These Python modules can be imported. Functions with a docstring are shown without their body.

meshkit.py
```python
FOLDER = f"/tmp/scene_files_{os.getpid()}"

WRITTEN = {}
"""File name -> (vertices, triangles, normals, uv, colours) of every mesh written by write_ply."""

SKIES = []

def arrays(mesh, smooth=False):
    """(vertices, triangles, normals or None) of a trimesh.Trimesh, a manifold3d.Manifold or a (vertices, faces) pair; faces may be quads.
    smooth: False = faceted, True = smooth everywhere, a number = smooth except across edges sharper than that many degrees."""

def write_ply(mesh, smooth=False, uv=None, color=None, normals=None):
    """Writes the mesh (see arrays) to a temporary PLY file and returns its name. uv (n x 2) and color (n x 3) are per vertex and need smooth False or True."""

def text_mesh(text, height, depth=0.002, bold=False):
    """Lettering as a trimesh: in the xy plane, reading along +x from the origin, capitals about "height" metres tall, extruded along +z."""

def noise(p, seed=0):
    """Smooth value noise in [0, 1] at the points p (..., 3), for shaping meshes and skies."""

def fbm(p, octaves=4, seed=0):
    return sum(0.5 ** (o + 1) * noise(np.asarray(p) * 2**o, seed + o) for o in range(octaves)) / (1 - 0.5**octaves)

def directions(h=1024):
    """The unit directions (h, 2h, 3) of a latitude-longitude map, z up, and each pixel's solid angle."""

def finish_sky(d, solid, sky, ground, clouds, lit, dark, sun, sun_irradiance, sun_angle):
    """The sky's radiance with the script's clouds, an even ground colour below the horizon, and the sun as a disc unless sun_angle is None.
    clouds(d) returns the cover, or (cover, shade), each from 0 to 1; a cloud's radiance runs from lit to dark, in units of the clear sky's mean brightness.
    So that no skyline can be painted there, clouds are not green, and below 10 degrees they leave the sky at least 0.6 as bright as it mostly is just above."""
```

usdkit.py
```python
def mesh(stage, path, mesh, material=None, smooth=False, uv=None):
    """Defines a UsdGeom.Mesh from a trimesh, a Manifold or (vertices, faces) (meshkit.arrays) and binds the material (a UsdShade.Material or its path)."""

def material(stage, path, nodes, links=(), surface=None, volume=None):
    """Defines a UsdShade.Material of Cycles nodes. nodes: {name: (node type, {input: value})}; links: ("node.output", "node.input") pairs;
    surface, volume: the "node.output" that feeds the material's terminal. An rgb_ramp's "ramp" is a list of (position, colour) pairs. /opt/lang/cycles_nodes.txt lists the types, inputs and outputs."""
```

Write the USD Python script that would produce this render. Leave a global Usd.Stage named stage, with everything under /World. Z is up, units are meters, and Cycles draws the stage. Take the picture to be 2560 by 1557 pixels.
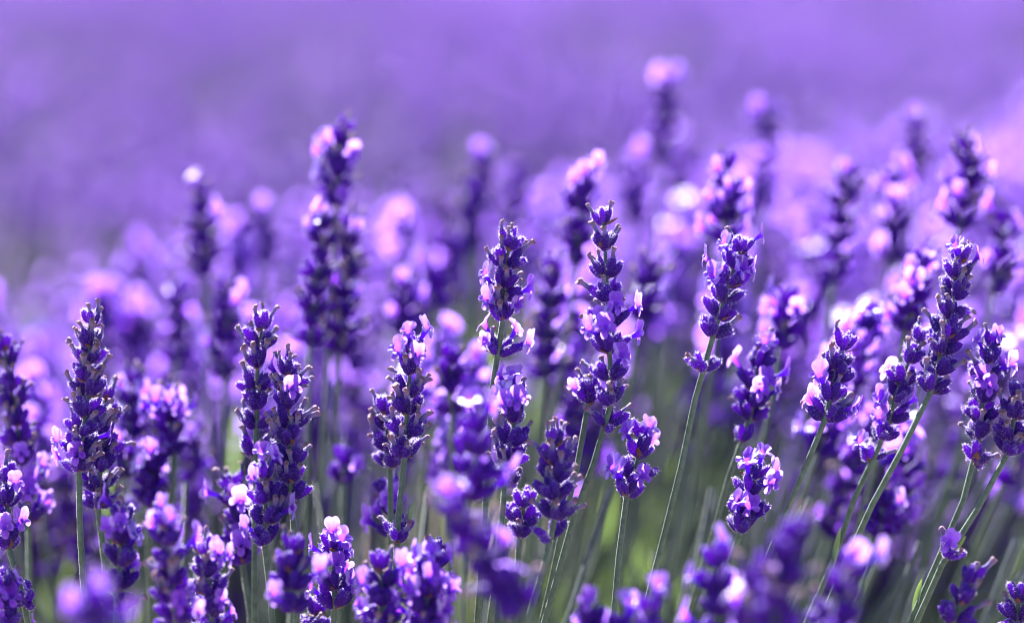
import math
import numpy as np
from scipy.interpolate import PchipInterpolator
from pxr import Gf, Sdf, Usd, UsdGeom, UsdLux, UsdShade, Vt
import usdkit

stage = Usd.Stage.CreateInMemory()
UsdGeom.SetStageUpAxis(stage, UsdGeom.Tokens.z)
UsdGeom.SetStageMetersPerUnit(stage, 1.0)
world = UsdGeom.Xform.Define(stage, '/World')
stage.SetDefaultPrim(world.GetPrim())
stage.DefinePrim('/World/Looks', 'Scope')
T = Sdf.ValueTypeNames

# ------------------------------------------------------------------ camera, sky, sun, exposure
CAM_H = 0.66            # lens height above the soil
PITCH = 7.1            # degrees below the horizon
FOCAL, APERTURE = 100.0, 36.0
FOCUS = 0.89
FSTOP = 3.4
EXPOSURE = 2.95
SUN_EL, SUN_AZ = 45.0, -18.0        # azimuth from +Y (the way the camera looks) towards +X
SUN_I, SKY_I = 1.25, 0.05

cam = UsdGeom.Camera.Define(stage, '/World/camera')
cam.CreateFocalLengthAttr(FOCAL)
cam.CreateHorizontalApertureAttr(APERTURE)
cam.CreateVerticalApertureAttr(APERTURE * 622 / 1024)
cam.CreateFStopAttr(FSTOP)
cam.CreateFocusDistanceAttr(FOCUS)
cam.CreateExposureAttr(EXPOSURE)
cam.CreateClippingRangeAttr(Gf.Vec2f(0.05, 5000))
cx = UsdGeom.Xformable(cam)
cx.AddTranslateOp().Set(Gf.Vec3d(0, 0, CAM_H))
cx.AddRotateXOp().Set(90.0 - PITCH)

el, az = math.radians(SUN_EL), math.radians(SUN_AZ)
sun_dir = np.array([math.sin(az) * math.cos(el), math.cos(az) * math.cos(el), math.sin(el)])
sun = UsdLux.DistantLight.Define(stage, '/World/sun')
sun.CreateIntensityAttr(SUN_I)
sun.CreateAngleAttr(0.5)
sun.CreateNormalizeAttr(True)
sun.CreateColorAttr(Gf.Vec3f(1.0, 0.965, 0.94))
m = Gf.Matrix4d(1).SetRotate(Gf.Rotation(Gf.Vec3d(0, 0, 1), Gf.Vec3d(*map(float, sun_dir))))
UsdGeom.Xformable(sun).AddTransformOp().Set(m)

sky_mat = usdkit.material(stage, '/World/Looks/sky_air', {
    'sky': ('sky_texture', {'sky_type': 'single_scattering', 'sun_disc': False, 'sun_elevation': el,
                            'sun_rotation': az, 'altitude': 200.0, 'aerosol_density': 1.2}),
    'bg': ('background_shader', {'strength': SKY_I})}, [('sky.color', 'bg.color')], surface='bg.background')
sky = UsdLux.DomeLight.Define(stage, '/World/sky')
UsdShade.MaterialBindingAPI.Apply(sky.GetPrim()).Bind(sky_mat)
sky.GetPrim().SetCustomDataByKey('kind', 'structure')

# camera frame, to turn a direction of the photograph (2560 x 1557) and a distance into a place
pr = math.radians(PITCH)
FWD = np.array([0, math.cos(pr), -math.sin(pr)])
UPV = np.array([0, math.sin(pr), math.cos(pr)])
RGT = np.array([1.0, 0, 0])
CAM = np.array([0, 0, CAM_H])
PX = APERTURE / 2560 / FOCAL


def at(x, y, d):
    return CAM + d * (FWD + RGT * (x - 1280) * PX + UPV * (778.5 - y) * PX)


def proj(p):
    q = np.asarray(p) - CAM
    d = q @ FWD
    return np.stack([1280 + (q @ RGT) / d / PX, 778.5 - (q @ UPV) / d / PX], -1)


# ------------------------------------------------------------------ materials
def thin_leafy(path, ramp, trans_ramp, tmix, rough, noise_scale, spec=0.4):
    """A thin blade or petal: reflects one colour, passes light in another; 'edge' runs from its foot to its rim."""
    nodes = {
        'e': ('attribute', {'attribute': 'edge'}),
        'geo': ('geometry', {}),
        'tc': ('texture_coordinate', {}),
        'nz': ('noise_texture', {'scale': noise_scale, 'detail': 3.0}),
        'r1': ('rgb_ramp', {'ramp': ramp}),
        'r2': ('rgb_ramp', {'ramp': trans_ramp}),
        'v': ('map_range', {'from_min': 0.0, 'from_max': 1.0, 'to_min': 0.72, 'to_max': 1.25}),
        'n2': ('map_range', {'from_min': 0.3, 'from_max': 0.7, 'to_min': 0.8, 'to_max': 1.15}),
        'mul': ('math', {'math_type': 'multiply'}),
        'h1': ('hsv', {}), 'h2': ('hsv', {}),
        'hs': ('map_range', {'from_min': 0.0, 'from_max': 1.0, 'to_min': 0.485, 'to_max': 0.515}),
        'd': ('diffuse_bsdf', {}), 't': ('translucent_bsdf', {}),
        'g': ('glossy_bsdf', {'roughness': rough, 'color': (0.9, 0.9, 1.0)}),
        'm1': ('mix_closure', {'fac': tmix}), 'm2': ('mix_closure', {}), 'fr': ('fresnel', {'IOR': 1.38}),
        'fs': ('math', {'math_type': 'multiply', 'value2': spec}),
        'bp': ('bump', {'strength': 0.35, 'distance': 0.0003}),
    }
    links = [('tc.object', 'nz.vector'), ('e.fac', 'r1.fac'), ('e.fac', 'r2.fac'), ('geo.random_per_island', 'v.value'),
             ('geo.random_per_island', 'hs.value'), ('nz.fac', 'n2.value'), ('v.result', 'mul.value1'), ('n2.result', 'mul.value2'),
             ('r1.color', 'h1.color'), ('r2.color', 'h2.color'), ('mul.value', 'h1.value'), ('mul.value', 'h2.value'),
             ('hs.result', 'h1.hue'), ('hs.result', 'h2.hue'),
             ('h1.color', 'd.color'), ('h2.color', 't.color'), ('nz.fac', 'bp.height'), ('bp.normal', 'd.normal'), ('bp.normal', 'g.normal'),
             ('d.BSDF', 'm1.closure1'), ('t.BSDF', 'm1.closure2'), ('m1.closure', 'm2.closure1'), ('g.BSDF', 'm2.closure2'), ('fr.fac', 'fs.value1'), ('fs.value', 'm2.fac')]
    return usdkit.material(stage, path, nodes, links, surface='m2.closure')


PETAL = thin_leafy('/World/Looks/petal',
                   [(0, (0.09, 0.003, 0.40)), (0.3, (0.34, 0.008, 0.86)), (0.75, (0.42, 0.012, 0.96)), (1, (0.46, 0.025, 0.97))],
                   [(0, (0.34, 0.03, 0.80)), (0.3, (0.47, 0.12, 0.98)), (1, (0.58, 0.32, 1.0))], 0.74, 0.5, 900.0, spec=0.2)


def fuzzy(path, ramp, noise_scale, sheen, sheen_tint, trans, through=None):
    """A calyx or stem under a coat of short down."""
    nodes = {
        'e': ('attribute', {'attribute': 'edge'}), 'geo': ('geometry', {}), 'tc': ('texture_coordinate', {}),
        'nz': ('noise_texture', {'scale': noise_scale, 'detail': 4.0, 'roughness': 0.65}),
        'r': ('rgb_ramp', {'ramp': ramp}),
        'v': ('map_range', {'from_min': 0.0, 'from_max': 1.0, 'to_min': 0.65, 'to_max': 1.35}),
        'n2': ('map_range', {'from_min': 0.3, 'from_max': 0.7, 'to_min': 0.65, 'to_max': 1.3}),
        'mul': ('math', {'math_type': 'multiply'}),
        'hs': ('map_range', {'from_min': 0.0, 'from_max': 1.0, 'to_min': 0.48, 'to_max': 0.52}),
        'h': ('hsv', {}), 'bp': ('bump', {'strength': 0.6, 'distance': 0.0004}),
        'p': ('principled_bsdf', {'roughness': 0.62, 'specular_ior_level': 0.25, 'sheen_weight': sheen, 'sheen_roughness': 0.35, 'sheen_tint': sheen_tint}),
        't': ('translucent_bsdf', {}), 'mx': ('mix_closure', {'fac': trans}),
    }
    links = [('tc.object', 'nz.vector'), ('e.fac', 'r.fac'), ('geo.random_per_island', 'v.value'), ('geo.random_per_island', 'hs.value'),
             ('nz.fac', 'n2.value'), ('v.result', 'mul.value1'), ('n2.result', 'mul.value2'), ('mul.value', 'h.value'), ('hs.result', 'h.hue'),
             ('r.color', 'h.color'), ('h.color', 'p.base_color'), ('h.color', 't.color'), ('nz.fac', 'bp.height'), ('bp.normal', 'p.normal'),
             ('p.BSDF', 'mx.closure1'), ('t.BSDF', 'mx.closure2')]
    if through:
        nodes['t'] = ('translucent_bsdf', {'color': through})
        links.remove(('h.color', 't.color'))
    return usdkit.material(stage, path, nodes, links, surface='mx.closure')


BUD = fuzzy('/World/Looks/bud', [(0, (0.08, 0.015, 0.17)), (0.25, (0.038, 0.0015, 0.14)), (0.8, (0.034, 0.001, 0.15)), (1, (0.075, 0.004, 0.25))],
            1400.0, 0.20, (0.78, 0.26, 1.0), 0.36, (0.46, 0.012, 1.0))
WITHER = fuzzy('/World/Looks/withered', [(0, (0.14, 0.04, 0.36)), (0.45, (0.28, 0.19, 0.50)), (0.85, (0.36, 0.22, 0.42)), (1, (0.32, 0.13, 0.16))], 1800.0, 0.6, (1.0, 0.9, 1.0), 0.4)
BRACT = fuzzy('/World/Looks/bract', [(0, (0.20, 0.09, 0.12)), (1, (0.26, 0.10, 0.06))], 1500.0, 0.3, (1, 0.9, 0.9), 0.3)
STEM = fuzzy('/World/Looks/stem', [(0, (0.13, 0.20, 0.11)), (0.7, (0.12, 0.175, 0.13)), (1, (0.08, 0.10, 0.14))], 500.0, 0.35, (0.9, 0.95, 0.9), 0.12)
LEAF = thin_leafy('/World/Looks/leaf', [(0, (0.15, 0.215, 0.24)), (1, (0.18, 0.26, 0.27))], [(0, (0.22, 0.40, 0.07)), (1, (0.32, 0.54, 0.06))], 0.5, 0.4, 200.0)
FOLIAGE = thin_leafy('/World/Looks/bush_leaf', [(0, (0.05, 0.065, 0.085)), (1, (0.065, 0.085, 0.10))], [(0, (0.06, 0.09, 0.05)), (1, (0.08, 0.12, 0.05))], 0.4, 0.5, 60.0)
HAIR = usdkit.material(stage, '/World/Looks/down', {
    'd': ('diffuse_bsdf', {'color': (0.26, 0.15, 0.52)}), 't': ('translucent_bsdf', {'color': (0.86, 0.78, 0.98)}),
    'm': ('mix_closure', {'fac': 0.6})}, [('d.BSDF', 'm.closure1'), ('t.BSDF', 'm.closure2')], surface='m.closure')
SOIL = usdkit.material(stage, '/World/Looks/soil', {
    'tc': ('geometry', {}), 'nz': ('noise_texture', {'scale': 9.0, 'detail': 8.0, 'roughness': 0.7}),
    'r': ('rgb_ramp', {'ramp': [(0.3, (0.14, 0.11, 0.095)), (0.7, (0.30, 0.24, 0.20))]}),
    'bp': ('bump', {'strength': 0.6, 'distance': 0.03}),
    'p': ('principled_bsdf', {'roughness': 0.95, 'specular_ior_level': 0.1})},
    [('tc.position', 'nz.vector'), ('nz.fac', 'r.fac'), ('r.color', 'p.base_color'), ('nz.fac', 'bp.height'), ('bp.normal', 'p.normal')], surface='p.BSDF')

# ------------------------------------------------------------------ small mesh tools
used = {}


def fresh(parent, name):
    k = (parent, name)
    used[k] = used.get(k, -1) + 1
    return f'{parent}/{name}' + (f'_{used[k]:03d}' if used[k] else '')


def normals(v, f):
    n = np.zeros_like(v)
    c = np.cross(v[f[:, 1]] - v[f[:, 0]], v[f[:, 2]] - v[f[:, 0]])
    for k in range(3):
        np.add.at(n, f[:, k], c)
    l = np.linalg.norm(n, axis=1, keepdims=True)
    return np.where(l > 1e-20, n / np.maximum(l, 1e-20), [0, 0, 1.0])


def put(parent, name, mesh, mat):
    v, f, e = mesh
    path = fresh(parent, name)
    g = UsdGeom.Mesh.Define(stage, path)
    g.CreatePointsAttr(Vt.Vec3fArray.FromNumpy(np.ascontiguousarray(v, np.float32)))
    g.CreateFaceVertexCountsAttr(Vt.IntArray.FromNumpy(np.full(len(f), 3, np.int32)))
    g.CreateFaceVertexIndicesAttr(Vt.IntArray.FromNumpy(np.ascontiguousarray(f, np.int32).ravel()))
    g.CreateSubdivisionSchemeAttr('none')
    g.CreateNormalsAttr(Vt.Vec3fArray.FromNumpy(normals(v, f).astype(np.float32)))
    g.SetNormalsInterpolation('vertex')
    UsdGeom.PrimvarsAPI(g).CreatePrimvar('edge', T.FloatArray, 'vertex').Set(Vt.FloatArray.FromNumpy(np.asarray(e, np.float32)))
    UsdShade.MaterialBindingAPI.Apply(g.GetPrim()).Bind(mat)
    return path


def join(ms):
    n, V, F, E = 0, [], [], []
    for v, f, e in ms:
        V.append(v), F.append(f + n), E.append(e)
        n += len(v)
    return np.vstack(V), np.vstack(F), np.concatenate(E)


def tag(path, label=None, cat=None, group=None, kind=None):
    p = stage.GetPrimAtPath(path)
    for k, t in (('label', label), ('category', cat), ('group', group), ('kind', kind)):
        if t:
            p.SetCustomDataByKey(k, t)


def grid_faces(rows, sides, closed=True):
    i, j = np.meshgrid(np.arange(rows - 1), np.arange(sides if closed else sides - 1), indexing='ij')
    j2 = (j + 1) % sides
    a, b, c, d = i * sides + j, i * sides + j2, (i + 1) * sides + j2, (i + 1) * sides + j
    return np.vstack([np.stack([a, b, c], -1).reshape(-1, 3), np.stack([a, c, d], -1).reshape(-1, 3)])


def frame(z, hint=np.array([0.13, -0.7, 0.7])):
    z = z / np.linalg.norm(z)
    x = hint - z * (hint @ z)
    if np.linalg.norm(x) < 1e-6:
        x = np.array([1.0, 0, 0]) - z * z[0]
    x /= np.linalg.norm(x)
    return np.stack([x, np.cross(z, x), z], 1)       # columns x, y, z


def lathe(rs, zs, sides, es):
    th = np.arange(sides) * 2 * np.pi / sides
    rs, zs = np.asarray(rs), np.asarray(zs)
    v = np.stack([rs[:, None] * np.cos(th), rs[:, None] * np.sin(th), np.repeat(zs[:, None], sides, 1)], -1)
    return v, th, np.repeat(np.asarray(es, float)[:, None], sides, 1)


def make_bud(rng, sides=10):
    """A downy calyx, one millimetre scale: foot at the origin, pointing +z, ribbed, with a small toothed mouth."""
    L, R = 5.6 * rng.uniform(0.88, 1.12), 1.24 * rng.uniform(0.9, 1.12)
    t = np.array([0, .08, .22, .42, .62, .8, .92, 1.0, .97])
    r = np.array([.34, .62, .88, 1.0, .99, .88, .70, .46, .18]) * R
    v, th, e = lathe(r, t * L, sides, np.minimum(t, 1))
    rib = 1 + 0.07 * np.cos(5 * th + rng.uniform(0, 6))
    v[1:7, :, :2] *= rib[None, :, None]
    k = rng.integers(sides)
    v[7, k, 2] += 0.5
    v[7, (k + sides // 2) % sides, 2] += 0.28
    v += rng.normal(0, 0.035, v.shape)
    b = rng.uniform(-0.25, 0.25, 2)
    v[..., 0] += b[0] * (v[..., 2] / L) ** 2 * 1.6
    v[..., 1] += b[1] * (v[..., 2] / L) ** 2 * 1.6
    vv = np.vstack([v.reshape(-1, 3), [[b[0] * 1.6, b[1] * 1.6, L * 0.95]]])
    n = len(t) * sides
    f = np.vstack([grid_faces(len(t), sides), np.stack([np.arange(sides) + n - sides, (np.arange(sides) + 1) % sides + n - sides, np.full(sides, n)], 1)])
    return vv * 1e-3, f, np.append(e.ravel(), 0.8), L * 1e-3


def make_withered(rng, sides=7):
    """A spent corolla: a thin crumpled tube with a pinched, flared end."""
    L = rng.uniform(3.2, 5.0)
    t = np.array([0, .25, .5, .7, .85, 1.0, .93])
    r = np.array([.6, .56, .54, .58, .82, .7, .2]) * rng.uniform(0.9, 1.25)
    v, th, e = lathe(r, t * L, sides, t)
    v[2:] += rng.normal(0, 0.10, v[2:].shape)
    b = rng.normal(0, 0.75, 2)
    for k in range(2):
        v[..., k] += b[k] * (v[..., 2] / L) ** 2
    vv = np.vstack([v.reshape(-1, 3), v[-1].mean(0)[None]])
    n = len(t) * sides
    f = np.vstack([grid_faces(len(t), sides), np.stack([np.arange(sides) + n - sides, (np.arange(sides) + 1) % sides + n - sides, np.full(sides, n)], 1)])
    return vv * 1e-3, f, np.append(e.ravel(), 1.0)


def make_flower(rng, sides=40):
    """An open two-lipped corolla: tube along +z, the two big upper lobes towards +x, three smaller ones below."""
    th = np.arange(sides) * 2 * np.pi / sides
    s = rng.uniform(0.82, 1.05)
    lobes = [(math.radians(27 + rng.normal(0, 4)), 2.3, 1.62), (math.radians(-27 + rng.normal(0, 4)), 2.3, 1.62),
             (math.radians(98 + rng.normal(0, 6)), 2.1, 1.08), (math.radians(-98 + rng.normal(0, 6)), 2.1, 1.08), (math.radians(180 + rng.normal(0, 6)), 2.2, 1.2)]
    R = np.full(sides, 1.15)
    for a, c, r in lobes:
        c, r = c * rng.uniform(.93, 1.07), r * rng.uniform(.93, 1.07)
        d = (th - a + np.pi) % (2 * np.pi) - np.pi
        inside = np.abs(c * np.sin(d)) < r * 0.999
        val = np.where(inside & (np.cos(d) > 0), c * np.cos(d) + np.sqrt(np.maximum(r * r - (c * np.sin(d)) ** 2, 0)), 0)
        R = np.maximum(R, val)
    tube = rng.uniform(2.8, 4.4)
    rows = [(0.55, -1.2, 0.0), (0.62, tube * .35, 0.02), (0.8, tube * .7, 0.05), (1.0, tube * .92, 0.12)]
    v, e = [], []
    for r, z, ee in rows:
        v.append(np.stack([r * np.cos(th), r * np.sin(th), np.full(sides, z)], -1)), e.append(np.full(sides, ee))
    up = np.cos(th)
    lean = rng.uniform(0.35, 0.75)              # upper lip stands forward, lower lip folds back
    wav = rng.uniform(0, 6.28, 4)
    for q in (0.2, 0.4, 0.6, 0.8, 1.0):
        r = 1.05 + (R - 1.05) * q
        z = tube + 0.15 + (r - 1.05) * (0.35 + lean * up) - 0.10 * (r - 1.05) ** 2 * (1.2 - up)
        z = z + q * 0.16 * np.sin(5 * th + wav[0]) + q * 0.13 * np.sin(9 * th + wav[1]) + q * q * rng.normal(0, 0.05, sides)
        v.append(np.stack([r * np.cos(th), r * np.sin(th), z], -1)), e.append(np.full(sides, 0.15 + 0.85 * q))
    v = np.array(v)
    v[..., :2] *= s
    return v.reshape(-1, 3) * 1e-3, grid_faces(len(v), sides), np.array(e).ravel()


def make_bract(rng):
    """A small papery pointed scale, foot at the origin, along +z, cupped towards +x."""
    L, W = rng.uniform(2.6, 4.2), rng.uniform(1.5, 2.3)
    v, e = [], []
    for t in (0, .3, .6, .85, 1):
        w = W * (0.35 + 1.3 * t - 1.65 * t ** 2.2) * 0.75
        for q in (-1, 0, 1):
            v.append([0.5 * q * q * W * .3 + 0.5 * t * t, w * q, t * L + (0.3 if q == 0 and t == 1 else 0)])
            e.append(t)
    v = np.array(v) + rng.normal(0, 0.05, (15, 3))
    f = grid_faces(5, 3, closed=False)
    v2 = v - [0.12, 0, 0]
    rim = [0, 3, 6, 9, 12, 13, 14, 11, 8, 5, 2, 1]
    side = [[a, b, b + 15] for a, b in zip(rim, rim[1:] + rim[:1])] + [[a, b + 15, a + 15] for a, b in zip(rim, rim[1:] + rim[:1])]
    return np.vstack([v, v2]) * 1e-3, np.vstack([f, f[:, ::-1] + 15, side]), np.array(e + e)


def make_leaf(rng, L, W, bend):
    """A narrow blade with a folded midrib: along +z, bending towards +x."""
    v, e = [], []
    for t in np.linspace(0, 1, 7):
        w = W * (0.45 + 2.0 * t - 2.35 * t * t) * 0.62 if t < 1 else 0.03 * W
        for q in (-1, 0, 1):
            v.append([bend * t * t * L + 0.35 * w * abs(q), w * q, t * L * (1 - 0.25 * bend * bend * t)])
            e.append(t)
    return np.array(v), grid_faces(7, 3, closed=False), np.array(e)


def tube_along(P, rad, sides=8, square=0.0):
    t = np.gradient(P, axis=0)
    t /= np.linalg.norm(t, axis=1, keepdims=True)
    a = np.cross(t, [0.2, 1.0, 0.1])
    a /= np.linalg.norm(a, axis=1, keepdims=True)
    b = np.cross(t, a)
    th = np.arange(sides) * 2 * np.pi / sides + 0.4
    k = 1 + square * np.cos(4 * th)
    v = P[:, None] + np.asarray(rad)[:, None, None] * k[None, :, None] * (np.cos(th)[None, :, None] * a[:, None] + np.sin(th)[None, :, None] * b[:, None])
    e = np.repeat(np.linspace(0, 1, len(P))[:, None], sides, 1).ravel()
    return v.reshape(-1, 3), grid_faces(len(P), sides), e


lib = np.random.default_rng(7)
BUDS = [make_bud(lib) for _ in range(16)]
WITHERS = [make_withered(lib) for _ in range(14)]
FLOWERS = [make_flower(lib) for _ in range(14)]
BRACTS = [make_bract(lib) for _ in range(6)]


def place(mesh, M, origin, s=1.0):
    return (mesh[0] * s) @ M.T + origin, mesh[1], mesh[2]


# ------------------------------------------------------------------ one flowering stalk
def stalk_shape(seed, pts, base, tip, extra=(), bloom=0.05, wither=0.4, width=1.08, spacing=0.0062, hints=()):
    """Geometry of one stalk. pts: points of the stem from the root up to the spike's foot (without it); base, tip: foot and top of the spike;
    extra: further points of the stem that carry a whorl. Returns stem, buds (each: mesh, withered or None, whorl number), flowers, bracts."""
    rng = np.random.default_rng(seed)
    ax = tip - base
    length = np.linalg.norm(ax)
    end = tip - ax / length * 0.0045 * width
    P = np.array([*pts, base, base + (end - base) * 0.5 + rng.normal(0, 0.0006, 3), end])
    s = np.concatenate([[0], np.cumsum(np.linalg.norm(np.diff(P, axis=0), axis=1))])
    curve = PchipInterpolator(s, P)
    sb, se = s[-3], s[-1]
    us = np.concatenate([np.linspace(0, sb, 26, endpoint=False), np.linspace(sb, se, 10)])
    rad = np.interp(us, [0, sb * .5, sb, se], [0.00135, 0.00115, 0.00095, 0.0005])
    stem = tube_along(curve(us), rad, 8, 0.10)
    n = max(2, int(round((se - sb) / (spacing * (0.75 + 0.25 * width)))) + 1)
    where = list(np.linspace(sb + 0.0008, se - 0.0008, n) + np.concatenate([[0], rng.normal(0, 0.0005, n - 2), [0]]) if n > 2 else [sb + .0008, se - .0008])
    top = len(where)
    for q in extra:
        uu = np.linspace(0, sb, 300)
        where.append(uu[np.argmin(np.linalg.norm(curve(uu) - q, axis=1))])
    buds, bracts, spin = [], [], rng.uniform(0, np.pi)
    for w, u in enumerate(where):
        o = curve(u)
        z = curve(min(u + 0.002, se)) - curve(max(u - 0.002, 0))
        z /= np.linalg.norm(z)
        F = frame(z)
        frac = (w + 0.5) / top if w < top else 0.0
        last = w == top - 1
        small = 1.0 if w >= top else np.interp(frac, [0, .5, .85, 1], [1.0, 1.06, 0.92, 0.72])
        ring = [(k * np.pi + d + rng.normal(0, .1), inc) for k in (0, 1) for d, inc in ((-.62, 44), (0.0, 56), (.62, 44), (-.30, 27), (.34, 25))]
        if last:
            ring = [(k * 2 * np.pi / 5, 21) for k in range(5)] + [(0.5, 4)]
        elif w >= top:
            ring = [r for r in ring if rng.random() < 0.8]
        for phi, inc in ring:
            if not last and rng.random() < 0.08:
                continue
            phi += spin
            inc = math.radians(inc + 3 + rng.normal(0, 6)) * (1.0 if last else np.interp(frac, [0, 1], [1.06, 0.8]))
            d = F @ np.array([math.sin(inc) * math.cos(phi), math.sin(inc) * math.sin(phi), math.cos(inc)])
            out = F @ np.array([math.cos(phi), math.sin(phi), 0])
            buds.append(dict(o=o + out * 0.0009 + z * rng.normal(0, 0.0004), d=d, z=z, out=out, s=small * width * rng.uniform(.9, 1.1), w=w, k=int(rng.integers(len(BUDS))), state='', hs=rng.random()))
        for k in (0, 1):
            phi = spin + k * np.pi + rng.normal(0, .2)
            inc = math.radians(rng.uniform(55, 85))
            d = F @ np.array([math.sin(inc) * math.cos(phi), math.sin(inc) * math.sin(phi), math.cos(inc)])
            M = frame(d, z)
            bracts.append(place(BRACTS[int(rng.integers(len(BRACTS)))], M, o + (F @ np.array([math.cos(phi), math.sin(phi), 0])) * 0.0006 - z * 0.0009, width * 1.0))
        spin += np.pi / 2 + rng.normal(0, .12)
    reach = np.array([b['o'] + b['d'] * 0.0085 * b['s'] for b in buds])
    if len(hints):
        pp = proj(reach)
        face = np.array([-(b['d'] @ FWD) for b in buds])
        for hx, hy in hints:
            cost = np.hypot(pp[:, 0] - hx, pp[:, 1] - hy) - 22 * face + np.array([1e6 if b['state'] else 0 for b in buds])
            buds[int(np.argmin(cost))]['state'] = 'flower'
    for b in buds:
        if not b['state']:
            r = rng.random()
            b['state'] = 'flower' if r < bloom else 'wither' if r < bloom + wither * (1.1 if b['w'] == top - 1 else 0.85) else 'bud'
    shapes, flowers = [], []
    for b in buds:
        bud = BUDS[b['k']]
        M = frame(b['d'], b['z'] if abs(b['d'] @ b['z']) < .98 else np.array([1.0, 0, 0]))
        spinm = rng.uniform(0, 6.28)
        c, sn = math.cos(spinm), math.sin(spinm)
        Mb = M @ np.array([[c, -sn, 0], [sn, c, 0], [0, 0, 1]])
        tipb = b['o'] + b['d'] * bud[3] * b['s']
        shapes.append((place(bud, Mb, b['o'], b['s']), place(WITHERS[int(rng.integers(14))], Mb, tipb - b['d'] * 0.0008 * b['s'], b['s'] * rng.uniform(.85, 1.2)) if b['state'] == 'wither' else None, b['w']))
        if b['state'] == 'flower':
            a = b['d'] * 0.85 + b['out'] * rng.uniform(0.0, 0.35) + rng.normal(0, 0.12, 3)
            flowers.append(place(FLOWERS[int(rng.integers(14))], frame(a, b['z']), tipb - b['d'] * 0.0006 * b['s'], b['s'] ** 0.5 * rng.uniform(.9, 1.12)))
    return stem, shapes, flowers, bracts


def down(rng, shapes, per):
    """Fine hairs on the calyces, as short curves."""
    P = []
    for (v, f, e), _, _ in shapes:
        n = normals(v, f)
        k = rng.integers(0, len(v), per)
        a = v[k] + rng.normal(0, 0.00012, (per, 3))
        d = n[k] + rng.normal(0, 0.35, (per, 3))
        L = rng.uniform(0.0002, 0.0005, (per, 1))
        P.append(np.stack([a, a + d * L * .55, a + (d + rng.normal(0, .3, (per, 3))) * L], 1))
    return np.concatenate(P).reshape(-1, 3)


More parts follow.
